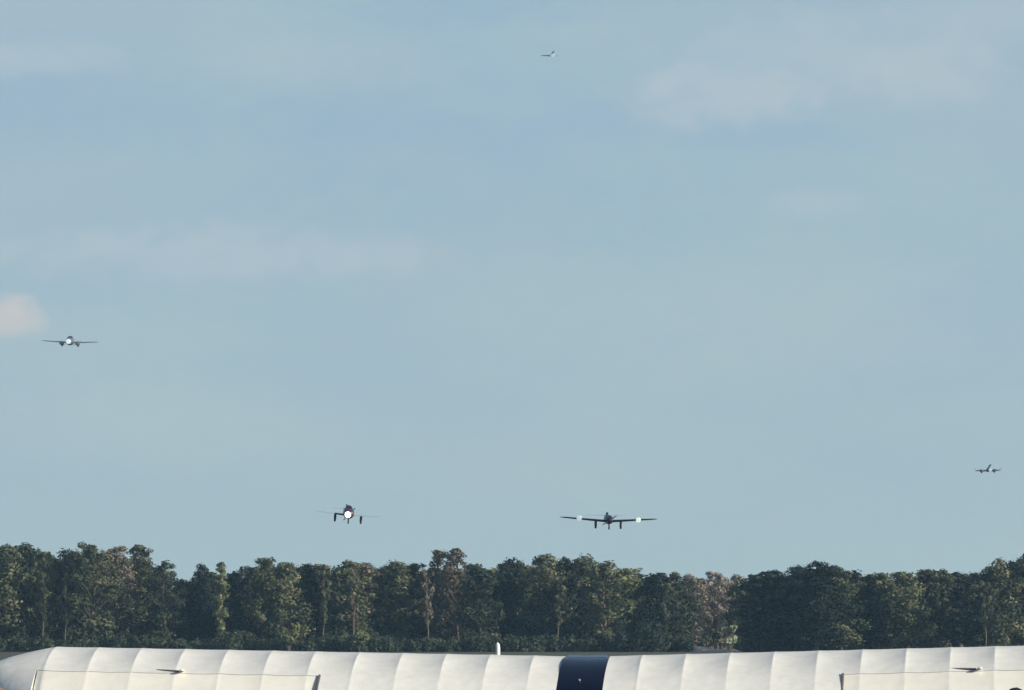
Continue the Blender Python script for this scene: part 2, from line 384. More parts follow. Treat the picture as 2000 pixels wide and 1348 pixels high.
front = [  # x, top row, width, kind, leaf, label
 (8, 1062, 66, 'full', 'green', 'broad green tree standing at the left edge of the photo'),
 (48, 1057, 54, 'full', 'dark', 'dark tree with two small knobs on its crown, second from the left edge'),
 (86, 1070, 40, 'airy', 'green', 'slim open green tree in the dip just left of the highest left group'),
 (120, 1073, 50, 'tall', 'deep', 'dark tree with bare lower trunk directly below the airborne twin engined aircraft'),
 (150, 1072, 44, 'full', 'dark', 'dark round topped tree leaning against the tall olive tree on its right'),
 (182, 1056, 66, 'airy', 'green', 'tallest olive tree of the left group with blunt crown top'),
 (222, 1066, 62, 'airy', 'dry', 'brownish tree with thin dry foliage right of the tall olive tree'),
 (268, 1064, 62, 'airy', 'green', 'open crowned tree with sky showing through its top in the left group'),
 (323, 1094, 54, 'airy', 'dark', 'small lopsided tree with ragged crown standing left of the first deep dip'),
 (362, 1132, 44, 'full', 'dry', 'lowest tree in the left dip, brownish and short'),
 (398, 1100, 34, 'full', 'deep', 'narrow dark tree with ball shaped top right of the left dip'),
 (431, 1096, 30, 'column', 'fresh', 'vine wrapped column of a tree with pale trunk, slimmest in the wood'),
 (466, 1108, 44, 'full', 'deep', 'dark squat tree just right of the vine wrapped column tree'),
 (498, 1103, 46, 'airy', 'deep', 'dark blue green tree in the shade left of a double knobbed crown'),
 (522, 1085, 42, 'full', 'green', 'green tree with double knobbed crown rising over its neighbours near left middle'),
 (560, 1095, 50, 'full', 'green', 'green tree with flat bushy crown right of the double knobbed tree'),
 (600, 1098, 44, 'full', 'deep', 'dark dense tree left of the tree with a square tuft'),
 (636, 1096, 44, 'column', 'dry', 'dry leaved pole like tree with light trunk left of the white nosed plane'),
 (680, 1091, 52, 'full', 'green', 'green tree with raised rounded crown directly below the white nosed plane'),
 (722, 1099, 54, 'tall', 'dry', 'brownish tree with several light stems right of the plane with white nose light'),
 (772, 1092, 54, 'full', 'green', 'green tree with a lone tuft on top, left of the feathery pale tree'),
 (812, 1099, 46, 'tall', 'dark', 'dark tree at the left foot of the feathery pale tree'),
 (852, 1074, 54, 'airy', 'dry', 'feathery pale grey tree with forked crown, left of a matching pale one'),
 (893, 1071, 54, 'airy', 'dry', 'feathery pale grey tree whose crown stands highest in the middle of the wood'),
 (938, 1101, 48, 'full', 'dark', 'dark tree under the flat stretch right of the feathery pale trees'),
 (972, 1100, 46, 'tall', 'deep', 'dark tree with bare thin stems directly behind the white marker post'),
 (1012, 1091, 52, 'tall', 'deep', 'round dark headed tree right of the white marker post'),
 (1066, 1083, 56, 'tall', 'green', 'green tree with reddish crown top left of the plane with wing lights'),
 (1108, 1088, 54, 'full', 'deep', 'dark tree beneath the left wing of the plane with wing lights'),
 (1138, 1083, 52, 'full', 'green', 'tall green tree with peaked crown under the plane with wing lights'),
 (1182, 1094, 66, 'airy', 'green', 'broad green tree right under the fuselage of the plane with wing lights'),
 (1226, 1106, 66, 'full', 'fresh', 'bright yellow green tree at the right end of the middle group'),
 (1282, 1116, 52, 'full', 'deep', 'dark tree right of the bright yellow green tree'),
 (1322, 1117, 44, 'tall', 'dark', 'dark slender tree left of the brownish stand in the gap'),
 (1352, 1119, 46, 'airy', 'sere', 'brownish tree at the left side of the gap, over the sandy bank'),
 (1396, 1116, 50, 'airy', 'sere', 'brownish pink tree in the gap, highest above the sandy bank'),
 (1436, 1122, 44, 'airy', 'sere', 'pale brown tree in the gap touching the big dark clump'),
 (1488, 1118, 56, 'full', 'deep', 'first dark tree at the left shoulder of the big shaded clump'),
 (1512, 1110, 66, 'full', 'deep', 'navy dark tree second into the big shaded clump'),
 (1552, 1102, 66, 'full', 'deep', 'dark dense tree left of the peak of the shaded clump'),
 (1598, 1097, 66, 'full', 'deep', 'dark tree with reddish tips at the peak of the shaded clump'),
 (1640, 1105, 60, 'full', 'green', 'green tree sloping down from the peak of the shaded clump'),
 (1684, 1115, 60, 'full', 'deep', 'dark flat topped tree at the left of the level hedge like stretch'),
 (1728, 1115, 60, 'full', 'green', 'green flat topped tree in the middle of the level hedge like stretch'),
 (1770, 1114, 54, 'full', 'green', 'green flat topped tree at the right of the level hedge like stretch'),
 (1808, 1109, 46, 'full', 'dark', 'dark tree with one round knob left of two upright tufts'),
 (1840, 1109, 42, 'full', 'dark', 'dark tree with an upright square tuft below and left of the rightmost plane'),
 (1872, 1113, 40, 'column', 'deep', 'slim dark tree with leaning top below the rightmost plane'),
 (1902, 1115, 46, 'full', 'green', 'green tree lowest before the rise at the right edge'),
 (1932, 1108, 46, 'full', 'dark', 'dark tree climbing towards the tall right edge trees'),
 (1962, 1090, 52, 'full', 'green', 'tall green tree with rounded shoulder near the right edge'),
 (1998, 1082, 54, 'full', 'dark', 'tall dark tree cut by the right edge of the photo'),
]
rnd = random.Random(21)
cnt = {'stem': 0, 'full': 0, 'airy': 0, 'column': 0, 'tall': 0}; NP = {'stem': 3, 'full': 8, 'airy': 4, 'column': 3, 'tall': 4}
for x, yt, w, kind, leaf, lab in front:
    i = cnt[kind] % NP[kind]; cnt[kind] += 1
    d = D0 + rnd.uniform(-11, 9)
    if 1340 < x < 1445: d += 190
    if 1460 < x < 1660: d -= 50
    if x > 1660: d -= 42
    tree(x, yt, w * (1.5 if kind in ('full', 'tall') else 1.4 if kind == 'airy' else 1.15), kind, i, leaf, lab, d, 'front trees of the wood', rnd.uniform(0, 6.28))
slender = [
 (84, 1112, 30, 'green', 'slender grey stemmed tree leaning out of the far left trees'),
 (128, 1120, 30, 'dark', 'thin bare trunk directly below the airborne twin engined aircraft'),
 (632, 1108, 32, 'green', 'thin grey trunk left of the plane with the nose light'),
 (690, 1106, 34, 'dry', 'slanting grey stemmed tree just right of the plane with the nose light'),
 (836, 1108, 34, 'dry', 'slender grey stem at the left side of the feathery pale trees'),
 (1090, 1120, 32, 'green', 'grey stem below the left landing light of the middle plane'),
 (1300, 1134, 30, 'dark', 'thin stem between two dark trees left of the gap'),
 (1925, 1132, 30, 'green', 'thin grey stem below the small rightmost plane'),
]
for q, (x, yt, w, leaf, lab) in enumerate(slender):
    tree(x, yt, w * 1.25, 'stem', q % 3, leaf, lab, D0 - 13 - (42 if x > 1700 else 0), 'slender stems at the edge of the wood', rnd.uniform(0, 6.28))
# the rows behind fill the wood: tops follow the same skyline a little lower
sky_pts = [(-260, 1075), (-60, 1068), (0, 1064), (60, 1072), (110, 1082), (165, 1072), (225, 1078), (290, 1092), (320, 1112), (365, 1140), (400, 1112), (450, 1116), (520, 1100), (600, 1103),
           (760, 1101), (830, 1103), (920, 1106), (1000, 1099), (1100, 1092), (1170, 1100), (1250, 1120), (1330, 1126), (1430, 1132), (1500, 1120), (1600, 1104), (1660, 1118),
           (1780, 1118), (1900, 1120), (1950, 1100), (2000, 1088), (2120, 1085), (2300, 1090)]
def skyl(x):
    for (a, b), (c, d_) in zip(sky_pts, sky_pts[1:]):
        if a <= x <= c: return b + (d_ - b) * (x - a) / (c - a)
    return 1100
for row, (dd, drop) in enumerate(((20, 2), (36, 6), (52, 9))):
    x = -120.0 + row * 20
    while x < 2130:
        kind = 'full'; i = rnd.randrange(NP[kind])
        leaf = rnd.choice(['dark', 'green', 'dark']) if not 1330 < x < 1450 else 'sere'
        tree(x, skyl(x) + drop + rnd.uniform(-5, 8), rnd.uniform(60, 78), kind, i, leaf, 'tree deep inside the wood, mostly hidden by the trees in front of it',
             D0 + dd + (185 if 1325 < x < 1440 else 0) + rnd.uniform(-5, 5), 'trees deep inside the wood', rnd.uniform(0, 6.28))
        x += rnd.uniform(38, 50)

# undergrowth along the foot of the wood: nobody could count it
def undergrowth(name, label, cat, xs0, xs1, step, dist, hmin, hmax, leaf, seed, dens=1.0, gap=None):
    rnd = random.Random(seed); V, F, T = [], [], []
    x = xs0
    while x < xs1:
        for _ in range(2):
            if gap and gap[0] < x < gap[1]: continue
            d = dist + rnd.uniform(-7, 5); p = at(x + rnd.uniform(-6, 6), HOR, d)
            h = hmin + (hmax - hmin) * (0.5 + 0.5 * noise.noise(Vector((x * .012, seed, 0)))) * rnd.uniform(.6, 1.3)
            z = .4
            while z < h:
                r = rnd.uniform(.6, 1.05)
                leaf_cluster(V, F, T, Vector((p.x + rnd.uniform(-.6, .6), d, z)), r, int(55 * dens), .22, rnd, rnd.uniform(.0, .55))
                z += r * .8
        x += step
    o = bpy.data.objects.new(name, leaf_mesh(name, V, F, T, LEAF[leaf])); C.objects.link(o)
    o['label'] = label; o['category'] = cat; o['kind'] = 'stuff'; return o
undergrowth('undergrowth', 'tangle of dark scrub growing along the foot of the wood', 'undergrowth', -120, 2130, 7, D0 - 12, .5, 4.0, 'dark', 4, gap=(1352, 1440))

# single bushes
def bush(x, y0, y1, w, d, leaf, label, seed, n=9):
    rnd = random.Random(seed); V, F, T = [], [], []
    c = at(x, (y0 + y1) / 2, d); hw = w / FPX * d / 2; hh = (y1 - y0) / FPX * d / 2
    t = thing('bush', label, 'bush', (c.x, d, 0), group='bushes at the foot of the wood')
    bm = bmesh.new(); zc = c.z
    for k in range(n):
        p = Vector((rnd.uniform(-1, 1) * hw * .75, rnd.uniform(-.6, .6) * hw, zc + rnd.uniform(-.7, .7) * hh))
        r = min(hw, hh) * rnd.uniform(.4, .75)
        leaf_cluster(V, F, T, p, r, 75, max(.16, min(.26, r * .3)), rnd, rnd.uniform(.1, .9))
        add_tube(bm, [(rnd.uniform(-.1, .1), 0, 0), (p.x * .4, p.y * .4, p.z * .5), p], [.07, .05, .02], 5)
    o = bpy.data.objects.new('foliage', leaf_mesh('foliage', V, F, T, LEAF[leaf])); C.objects.link(o); o.parent = t
    obj('stem', bm, M['bark_dim'], t)
bush(700, 1232, 1264, 46, D0 - 20, 'fresh', 'fresh green bush brighter than its surroundings at the foot of the wood, left of centre', 3, 12)
bush(565, 1222, 1258, 40, D0 - 20, 'fresh', 'light green bush in front of the wood below the double knobbed tree', 4, 10)
bush(1245, 1214, 1262, 110, D0 - 22, 'deep', 'wide dark rounded bush below the bright yellow green tree', 5, 34)
bush(1424, 1222, 1236, 36, D0 - 80, 'pale', 'pale sunlit spray of leaves in the gap beside the big dark clump, upper of two', 6, 14)
bush(1429, 1243, 1260, 22, D0 - 80, 'pale', 'pale sunlit bush low in the gap beside the big dark clump, lower of two', 7, 14)
bush(1400, 1228, 1256, 22, D0 + 2, 'dark', 'small dark upright bush standing in the gap above the sandy bank', 9, 12)
bush(1372, 1244, 1266, 30, D0 - 5, 'dark', 'dark bush resting against the left end of the sandy bank', 10, 14)

# ------------------------------------------------------------------ white marker post behind the wing
p = at(972.5, 1255, 200)
t = thing('marker_post', 'short white marker post sticking up behind the white wing', 'post', (p.x, 200, 0))
bm = bmesh.new(); rr = 0.062; h = p.z
add_tube(bm, [(0, 0, 0), (0, 0, h - .16), (-.005, 0, h - .07), (-.012, 0, h - .02), (-.016, 0, h)], [rr, rr, rr * .9, rr * .6, rr * .2], 14)
obj('shaft', bm, M['white'], t)
bm = bmesh.new(); add_tube(bm, [(0, 0, 0), (0, 0, .06), (0, 0, .09)], [.16, .16, .1], 14); obj('base', bm, M['grey'], t)

# ------------------------------------------------------------------ airborne aircraft
def ring_prop(bm, c, r, ang, blades=2):
    c = Vector(c)
    for k in range(blades):
        a = ang + 2 * math.pi * k / blades; d = Vector((math.cos(a), 0, math.sin(a))); s = Vector((-math.sin(a), 0, math.cos(a)))
        rings = []
        for f, w, tw in ((.08, .05, 1.0), (.3, .085, .75), (.6, .08, .45), (.9, .055, .3), (1.0, .02, .25)):
            q = c + d * r * f; v = (s * math.cos(tw) + Vector((0, 1, 0)) * math.sin(tw)) * w; u = d.cross(v).normalized() * .012
            rings.append([q - v, q + u, q + v, q - u])
        add_loft(bm, rings)
def aircraft(name, label, px, py, d, span, dih, roll, yaw, pitch, mats, fin=(1.2, 0.0), gear=1.35, gearh=.75, lights=(), nose_glow=None, prop=.6,
             tail_y=4.6, tip_up=0.0, wing_out=None, fin_w=.14, nacelles=None, fus=.5, nosegear=True, tailspan=1.5, tailz=.35, chord=1.5, group='aircraft approaching to land', gmat=None, othick=None, gearlen=.45, naz=-.12, canh=1.0, thick=.15, wright=None):
    t = thing(name, label, 'aircraft', at(px, py, d), (pitch, roll, yaw), group)
    mw, mf, mt, mo = mats
    # fuselage, nose towards -Y
    bm = bmesh.new(); f = fus
    body(bm, [(0, -2.0, -.02, f * .35, f * .35), (0, -1.9, 0, f * .7, f * .68), (0, -1.4, .02, f * .98, f * .9), (0, -.5, .05, f * 1.08, f * 1.1), (0, .5, .08, f * 1.05, f * 1.1),
              (0, 1.6, .1, f * .8, f * .85), (0, 3.2, .14, f * .42, f * .5), (0, tail_y, .2, f * .12, f * .3)])
    fo = obj('fuselage', bm, mf, t)
    bm = bmesh.new()
    body(bm, [(0, -.95, f * .9 * canh, f * .5, .05), (0, -.5, f * 1.05 * canh, f * .68, .22 * canh), (0, .1, f * 1.1 * canh, f * .7, .3 * canh), (0, .8, f * 1.0 * canh, f * .62, .25 * canh), (0, 1.4, f * .75, f * .4, .08)], 12, 2.0)
    obj('canopy', bm, M['glass'], t)
    hs = span / 2
    for s in (-1, 1):
        dz = lambda x: math.tan(dih) * x - f * .45 + tip_up * max(0, (x - hs * .88)) * 6
        bm = bmesh.new(); st = []
        brk = hs * .42 if wing_out else hs
        xs = [0.15, hs * .25, brk] if wing_out else [0.15, hs * .3, hs * .6, hs * .88, hs * .97, hs]
        def stn(x):
            c = chord * (1 - .55 * x / hs) * (1.0 if x < hs * .95 else .75 if x < hs * .99 else .4)
            return (s * x, -.6 + (chord - c) * .3, c, thick if x < hs * .9 else thick * .8, dz(x))
        flat_surface(bm, [stn(x) for x in xs]); w = obj('wing', bm, (wright if wright and s > 0 else mw), t)
        if wing_out:
            if othick: thick = othick
            bm = bmesh.new(); flat_surface(bm, [stn(x) for x in (brk + .002, hs * .7, hs * .93, hs * .98, hs)]); obj('outer_panel', bm, wing_out, w)
        bm = bmesh.new()
        flat_surface(bm, [(s * x, tail_y - .75 + .25 * x / tailspan, .85 - .4 * x / tailspan, .10, tailz) for x in (.02, tailspan * .5, tailspan)])
        obj('tailplane', bm, mo, t)
        if gear:
            bm = bmesh.new(); z0 = dz(gear); add_tube(bm, [(s * gear, -.1, z0), (s * gear * 1.0, -.1, z0 - gearh * .5), (s * (gear - .02), -.08, z0 - gearh)], [.13, .14, .13], 8)
            g = obj('main_gear_leg', bm, gmat or mt, t)
            bm = bmesh.new(); add_wheel(bm, (s * gear, -.08, z0 - gearh), .24, .2, 14); obj('wheel', bm, M['black'], g)
    bm = bmesh.new(); fh, fl = fin
    flat_surface(bm, [(.1, tail_y - 1.4, 1.4, fin_w / 1.4, 0), (.1 + fh * .5, tail_y - 1.0, 1.05, fin_w / 1.05, fl * .5), (.1 + fh * .92, tail_y - .65, .75, fin_w / .75, fl * .92), (.1 + fh, tail_y - .55, .5, fin_w * .6 / .5, fl)], True)
    obj('fin', bm, mt, t)
    if nosegear:
        bm = bmesh.new(); add_tube(bm, [(0, -1.3, -f * .7), (0, -1.32, -f * .7 - gearh * .8)], [.09, .07], 8); g = obj('nose_gear_leg', bm, gmat or mt, t)
        bm = bmesh.new(); add_wheel(bm, (0, -1.32, -f * .7 - gearh * .85), .19, .15, 14); obj('wheel', bm, M['black'], g)
    if nacelles:
        nx, nr = nacelles
        for s in (-1, 1):
            z = math.tan(dih) * nx - f * .45 + naz
            bm = bmesh.new(); body(bm, [(s * nx, -1.9, z, nr * .55, nr * .55), (s * nx, -1.8, z, nr * .95, nr * .95), (s * nx, -1.2, z, nr, nr), (s * nx, .2, z - .1, nr * .9, nr * .95), (s * nx, 1.6, z, nr * .2, nr * .3)])
            n_ = obj('engine_nacelle', bm, mt, t)
            bm = bmesh.new(); ring_prop(bm, (s * nx, -2.0, z), 1.05, .5 * s); add_tube(bm, [(s * nx, -2.15, z), (s * nx, -2.02, z), (s * nx, -1.9, z)], [.02, .12, .16], 10); obj('propeller', bm, M['grey'], n_)
            bm = bmesh.new(); add_tube(bm, [(s * nx, -.1, z - nr * .8), (s * nx, -.1, z - nr - gearlen)], [.12, .1], 8); g = obj('main_gear_leg', bm, gmat or mt, t)
            bm = bmesh.new(); add_wheel(bm, (s * nx, -.1, z - nr - gearlen + .15), .36, .3, 16); obj('wheel', bm, M['black'], g)
    elif prop:
        bm = bmesh.new(); ring_prop(bm, (0, -2.1, 0), .95, prop); p_ = obj('propeller', bm, M['grey'], t)
        bm = bmesh.new(); add_tube(bm, [(0, -2.38, 0), (0, -2.3, 0), (0, -2.15, 0), (0, -2.0, 0)], [.02, .09, .14, .17], 12); obj('spinner', bm, mf, p_)
    for lx, r, m, lz in lights:
        z = math.tan(dih) * abs(lx) - f * .45 + lz
        bm = bmesh.new(); bmesh.ops.create_uvsphere(bm, u_segments=16, v_segments=10, radius=r, matrix=Matrix.Translation((lx, -.86, z)) @ Matrix.Diagonal((1, .45, 1.05, 1)))
        obj('landing_light', bm, m, t)
    if nose_glow:
        r, m, x, z = nose_glow
        bm = bmesh.new(); bmesh.ops.create_uvsphere(bm, u_segments=18, v_segments=12, radius=r, matrix=Matrix.Translation((x, -2.5, z)) @ Matrix.Diagonal((1, .5, 1.0, 1)))
        obj('nose_glow', bm, m, t)  # nose lamp on the nearer planes; added pale glow on the far two
    return t

aircraft('light_aircraft', 'dark low wing plane with a landing light on each wing, above the middle trees', 1188, 1016, 790, 10.55, R(4.4), R(1.2), R(3.5), R(1.5),
         (M['darkpl'], M['darkpl'], M['darkpl'], M['pale']), fin=(.72, .14), lights=((3.2, .27, M['lampc'], .05), (-3.2, .29, M['lampf'], .12)), tailspan=2.2, tailz=.45, fin_w=.30, gear=1.36, gearh=.6, fus=.45, canh=.7, thick=.23, gmat=M['rust'])
aircraft('light_aircraft', 'plane with one round white light on its nose, low over the left middle trees', 680.5, 1003, 800, 7.2, R(3), R(5), R(4), R(3),
         (M['darkpl'], M['maroon'], M['darkpl'], M['pale']), fin=(.75, -.12), othick=.07, nose_glow=(.34, M['lamp'], -.16, -.06), wing_out=M['veil'], gear=1.42, gearh=.60, fus=.56, fin_w=.26, tailspan=1.6, prop=.9, thick=.17, wright=M['veil'])
aircraft('twin_engine_aircraft', 'slate twin engined plane with white nose light, alone in the left sky', 137, 667, 1750, 13.8, R(3.2), R(1.6), R(-2), R(2),
         (M['slate'], M['slate'], M['slate'], M['pale']), fin=(1.2, .0), nose_glow=(.62, M['lampn'], -.15, .0), gear=0, nacelles=(1.9, .52), fus=.9, tailspan=2.4, tailz=.2, chord=2.6, nosegear=False, fin_w=.2, thick=.17, gearlen=.12)
aircraft('twin_engine_aircraft', 'small dark plane with a tall fin near the right edge of the sky', 1929.5, 919, 2300, 8.8, R(2.5), R(-1.5), R(-3), R(1.5),
         (M['teal'], M['maroon'], M['teal'], M['pale']), fin=(1.75, .8), gear=0, fus=.52, fin_w=.95, naz=.08, tip_up=.4, tailspan=1.5, nacelles=(2.0, .5), nosegear=False, chord=2.6, prop=0, tailz=.4, thick=.24, gearlen=.1, nose_glow=(.5, M['patch_glow'], .75, .15))
aircraft('light_aircraft', 'faint tiny plane highest in the sky with leaning fin', 1074, 108.5, 2900, 7.2, R(1), R(0.4), R(-6), R(2),
         (M['teal'], M['pale'], M['teal'], M['pale']), fin=(1.8, 1.1), gear=0, fus=.42, fin_w=.95, tailspan=1.4, nosegear=False, chord=2.6, prop=.4, tailz=.3, thick=.22, wright=M['pale'], canh=.6, nose_glow=(.75, M['patch_glow'], 1.5, -.1))

# ------------------------------------------------------------------ parked fabric covered aircraft (its white wing fills the foot of the photo)
WD = 64.0; PXM = FPX / WD                             # pixels per metre at the wing
CH = 1.62; ALPHA = R(11); YAW = R(-4.7); DIH = R(1.25); RIB = 86.0 / PXM
root = thing('high_wing_aircraft', 'parked aircraft with ribbed white fabric wing and dark blue centre across the photo foot', 'aircraft')
# local frame: x right, y forward (away from camera), z up; origin on the ground under the wing centre
cx = at(1145, 1285, WD)
root.location = (cx.x, WD, 0); root.rotation_euler = (0, R(-0.2), YAW)
def upper(u):                                         # upper camber height / chord, u from the leading edge
    return 0.30 * math.sqrt(max(u, 0)) * (1 - u) * (1 + .25 * u) * 1.0 + 0.012 * (1 - u)
def lower(u): return -0.045 * math.sqrt(max(u, 0)) * (1 - u) ** 2 * 1.2
TOPZ = 1.872
HS = 1185.0 / PXM; ROOTX = 45.0 / PXM; TIPS = HS - 140.0 / PXM
UH = 0.70
def secpt(x, u, h, droop=0.0):
    """wing surface point: |x| span station, u chord fraction, h height over chord line / chord"""
    # planform rounding at the tip
    k = max(0.0, (x - TIPS) / (HS - TIPS)); q = math.sqrt(max(0.0, 1 - k ** 1.08))
    uu = 0.5 + (u - 0.5) * (q if u < 0.5 else (1 - k) ** 0.85)
    hh = h * (0.12 + 0.88 * q)
    yl = -uu * CH; zl = hh * CH
    if droop and u > UH:
        dy = -(u - UH) * CH; zl += math.tan(droop) * dy
    y = yl * math.cos(ALPHA) - zl * math.sin(ALPHA) * 1.0; z = yl * math.sin(ALPHA) + zl * math.cos(ALPHA)
    return Vector((x, y + .55, z + TOPZ + math.tan(DIH) * x))
def sag(x, u, first):
    """fabric dips between the ribs"""
    t = ((x - first) / RIB) % 1.0
    a = (0.0015 + 0.020 * min(1, max(0, (u - .16) / .20))) * (1 - .72 * min(1, max(0, (u - .48) / .22))) * min(1, u / .03) * min(1, max(0.0, (TIPS + .05 - x) / .05))
    return -a * (4 * t * (1 - t))
def wing_panel(s, x0, x1, ulist, first, droop=0.0, closed=True):
    """one skin with upper and lower surface"""
    bm = bmesh.new(); n = max(2, int((x1 - x0) / RIB * 14)); rings = []
    cuts = [x0 + (x1 - x0) * i / n for i in range(n + 1)]
    k0 = math.ceil((x0 - first) / RIB); x = first + k0 * RIB
    while x < x1:
        for e in (-.006, 0.0, .006):
            if x0 < x + e < x1: cuts.append(x + e)
        x += RIB
    cuts = sorted(set(round(c, 4) for c in cuts))
    for x in cuts:
        tt = ((x - first) / RIB) % 1.0; rb = 0.0008 if min(tt, 1 - tt) < .03 else 0.0
        r = []
        for u in ulist:
            p = secpt(x, u, upper(u), droop); p.z += sag(x, u, first) + rb; r.append(p)
        for u in reversed(ulist):
            p = secpt(x, u, lower(u) - .004, droop)
            if u in (ulist[0],) and ulist[0] > 0.01: pass
            r.append(p)
        rings.append([Vector((q.x * s, q.y, q.z)) for q in r])
    add_loft(bm, rings)
    return bm
UL = [0, .006, .015, .03, .05, .08, .12, .17, .23, .3, .38, .46, .54, .62, UH]
UA = [UH + .006, .74, .80, .86, .92, .97, 1.0]
UF = UL + UA[1:]
AIL0 = 505.0 / PXM; AIL1 = 1063.0 / PXM
for s in (-1, 1):
    first = ROOTX + (57.0 / PXM if s < 0 else 65.0 / PXM)
    w = obj('wing', wing_panel(s, ROOTX, AIL0, UF, first), M['fabric'], root)
    # outboard part of the same wing: ahead of the aileron, and the tip behind it
    for bmx in (wing_panel(s, AIL0, AIL1, UL, first), wing_panel(s, AIL1, HS - .003, UF, first)):
        me = bpy.data.meshes.new('tmp'); bmesh.ops.recalc_face_normals(bmx, faces=bmx.faces)
        for e in bmx.edges:
            if len(e.link_faces) == 2 and e.calc_face_angle(0) > .75: e.smooth = False
        bmx.to_mesh(me); bmx.free()
        b2 = bmesh.new(); b2.from_mesh(w.data); b2.from_mesh(me); b2.to_mesh(w.data); b2.free()
    for p_ in w.data.polygons: p_.use_smooth = len(p_.vertices) <= 4
    a = obj('aileron', wing_panel(s, AIL0 + .02, AIL1 - .015, UA, first, droop=R(7)), M['fabric_aft'], w)
    # dark seal in the hinge gap
    bm = bmesh.new(); pts = []
    for i in range(90):
        x = AIL0 + .01 + (AIL1 - AIL0 - .03) * i / 89; p = secpt(x, UH + .003, upper(UH) - .004); p.z += sag(x, UH, first); pts.append((s * p.x, p.y, p.z))
    add_tube(bm, pts, .006, 6); obj('hinge_seal', bm, M['gap'], w)
    # end gaps of the aileron
    for xe in (AIL0 + .010,):
        bm = bmesh.new(); pts = [secpt(xe, u, upper(u) + .001, R(3.5)) for u in (UH + .004, .78, .86, .94, 1.0)]
        add_tube(bm, [(s * p.x, p.y, p.z) for p in pts], .012, 6); obj('gap_strip', bm, M['gap'], w)
    # fairing with control rod on the upper surface at the hinge
    xr = (1145 - 362.0) / PXM if s < 0 else (1908 - 1145.0) / PXM
    b = secpt(xr, UH - .005, upper(UH) + .006)
    bm = bmesh.new()
    e = secpt(xr + (-.24 if s > 0 else .20), UH - .045, upper(UH - .045) - .006)
    if s < 0: pa, pb = Vector((-b.x, b.y, b.z + .0)), Vector((-e.x, e.y, e.z + .002))
    else: pa, pb = Vector((b.x, b.y, b.z)), Vector((e.x, e.y, e.z + .002))
    add_tube(bm, [pa, pa.lerp(pb, .5), pb], [.009, .008, .004], 8); obj('control_rod', bm, M['gap'], w)
    bm = bmesh.new(); add_box(bm, pa + Vector((.035 , -.02, .008)), (.045, .11, .016), .006)
    obj('hinge_fairing', bm, M['white'], w)
    # struts
    bm = bmesh.new()
    for uu in (.15, .55):
        p = secpt(2.9, uu, lower(uu)); add_tube(bm, [(s * .36, .35 - uu * .9, .95), (s * p.x, p.y, p.z - .01)], .025, 8)
    obj('wing_strut', bm, M['white'], root)
# centre section: dark blue skylight between the wing roots, lower than the wings
bm = bmesh.new(); rings = []
for i in range(11):
    x = -ROOTX + .004 + (2 * ROOTX - .008) * i / 10; r = []
    for u in UF:
        p = secpt(abs(x), u, upper(u)); p.x = x; p.z += -.008 - math.tan(DIH) * abs(x) * 0; r.append(p)
    for u in reversed(UF):
        p = secpt(abs(x), u, lower(u) - .03); p.x = x; r.append(p)
    rings.append(r)
add_loft(bm, rings); sk = obj('skylight', bm, M['skylight'], root)
bm = bmesh.new()
p = [secpt(0.02, u, upper(u)) for u in (.05, .12, .2)]
pts = []
for x in (-ROOTX + .03, -ROOTX / 2, 0, ROOTX / 2, ROOTX - .03):
    q = secpt(abs(x), .17, upper(.17)); pts.append((x, q.y, q.z - .010))
add_tube(bm, pts, .022, 8); obj('skylight_strip', bm, M['skyedge'], sk)  # light blue strip across the front of the skylight
bm = bmesh.new(); q = secpt(0.01, .70, upper(.70)); bmesh.ops.create_uvsphere(bm, u_segments=12, v_segments=8, radius=.013, matrix=Matrix.Translation((-0.012, q.y, q.z + .0)))
obj('skylight_knob', bm, M['grey'], sk)  # small grey knob low on the skylight
# fuselage and tail
bm = bmesh.new()
def fz(y, z): return z
body(bm, [(0, 1.75, 1.28, .10, .12), (0, 1.65, 1.28, .26, .27), (0, 1.2, 1.27, .34, .33), (0, .7, 1.17, .37, .42), (0, .3, 1.14, .38, .50), (0, -.6, 1.02, .38, .50), (0, -1.2, .96, .35, .45),
          (0, -2.2, .82, .27, .36), (0, -3.6, .68, .16, .24), (0, -4.7, .52, .05, .16)], 18, 3.0)
fu = obj('fuselage', bm, M['navy'], root)
for s in (-1, 1):
    bm = bmesh.new(); add_box(bm, (s * .375, -.1, 1.36), (.02, .8, .34), .008); obj('side_window', bm, M['glass'], fu)
bm = bmesh.new(); add_box(bm, (0, .62, 1.56), (.62, .03, .30), .01); obj('windshield', bm, M['glass'], fu)
bm = bmesh.new()
flat_surface(bm, [(z, -4.9 + o, c, .05, 0) for z, o, c in ((.45, .0, .6), (.8, -.02, .72), (1.1, .05, .62), (1.32, .2, .34))], True); obj('fin', bm, M['white'], root)
for s in (-1, 1):
    bm = bmesh.new(); flat_surface(bm, [(s * x, -4.95 + o, c, .05, .66) for x, o, c in ((.03, .0, .95), (.6, .0, .9), (1.1, .08, .7), (1.4, .25, .35))]); obj('tailplane', bm, M['white'], root)
    bm = bmesh.new(); add_tube(bm, [(s * .3, .8, 1.0), (s * .72, .85, .42), (s * .9, .86, .28)], [.035, .03, .03], 8); g = obj('gear_leg', bm, M['white'], root)
    bm = bmesh.new(); add_wheel(bm, (s * .92, .86, .255), .255, .2); obj('wheel', bm, M['black'], g)
bm = bmesh.new(); add_wheel(bm, (0, -4.75, .09), .09, .06, 14); add_tube(bm, [(0, -4.5, .4), (0, -4.75, .12)], .02, 6); obj('tail_wheel', bm, M['black'], root)
bm = bmesh.new(); ring_prop(bm, (0, 1.82, 1.28), .95, .3); add_tube(bm, [(0, 1.76, 1.28), (0, 1.9, 1.28), (0, 1.98, 1.28)], [.12, .08, .02], 12); obj('propeller', bm, M['grey'], root)

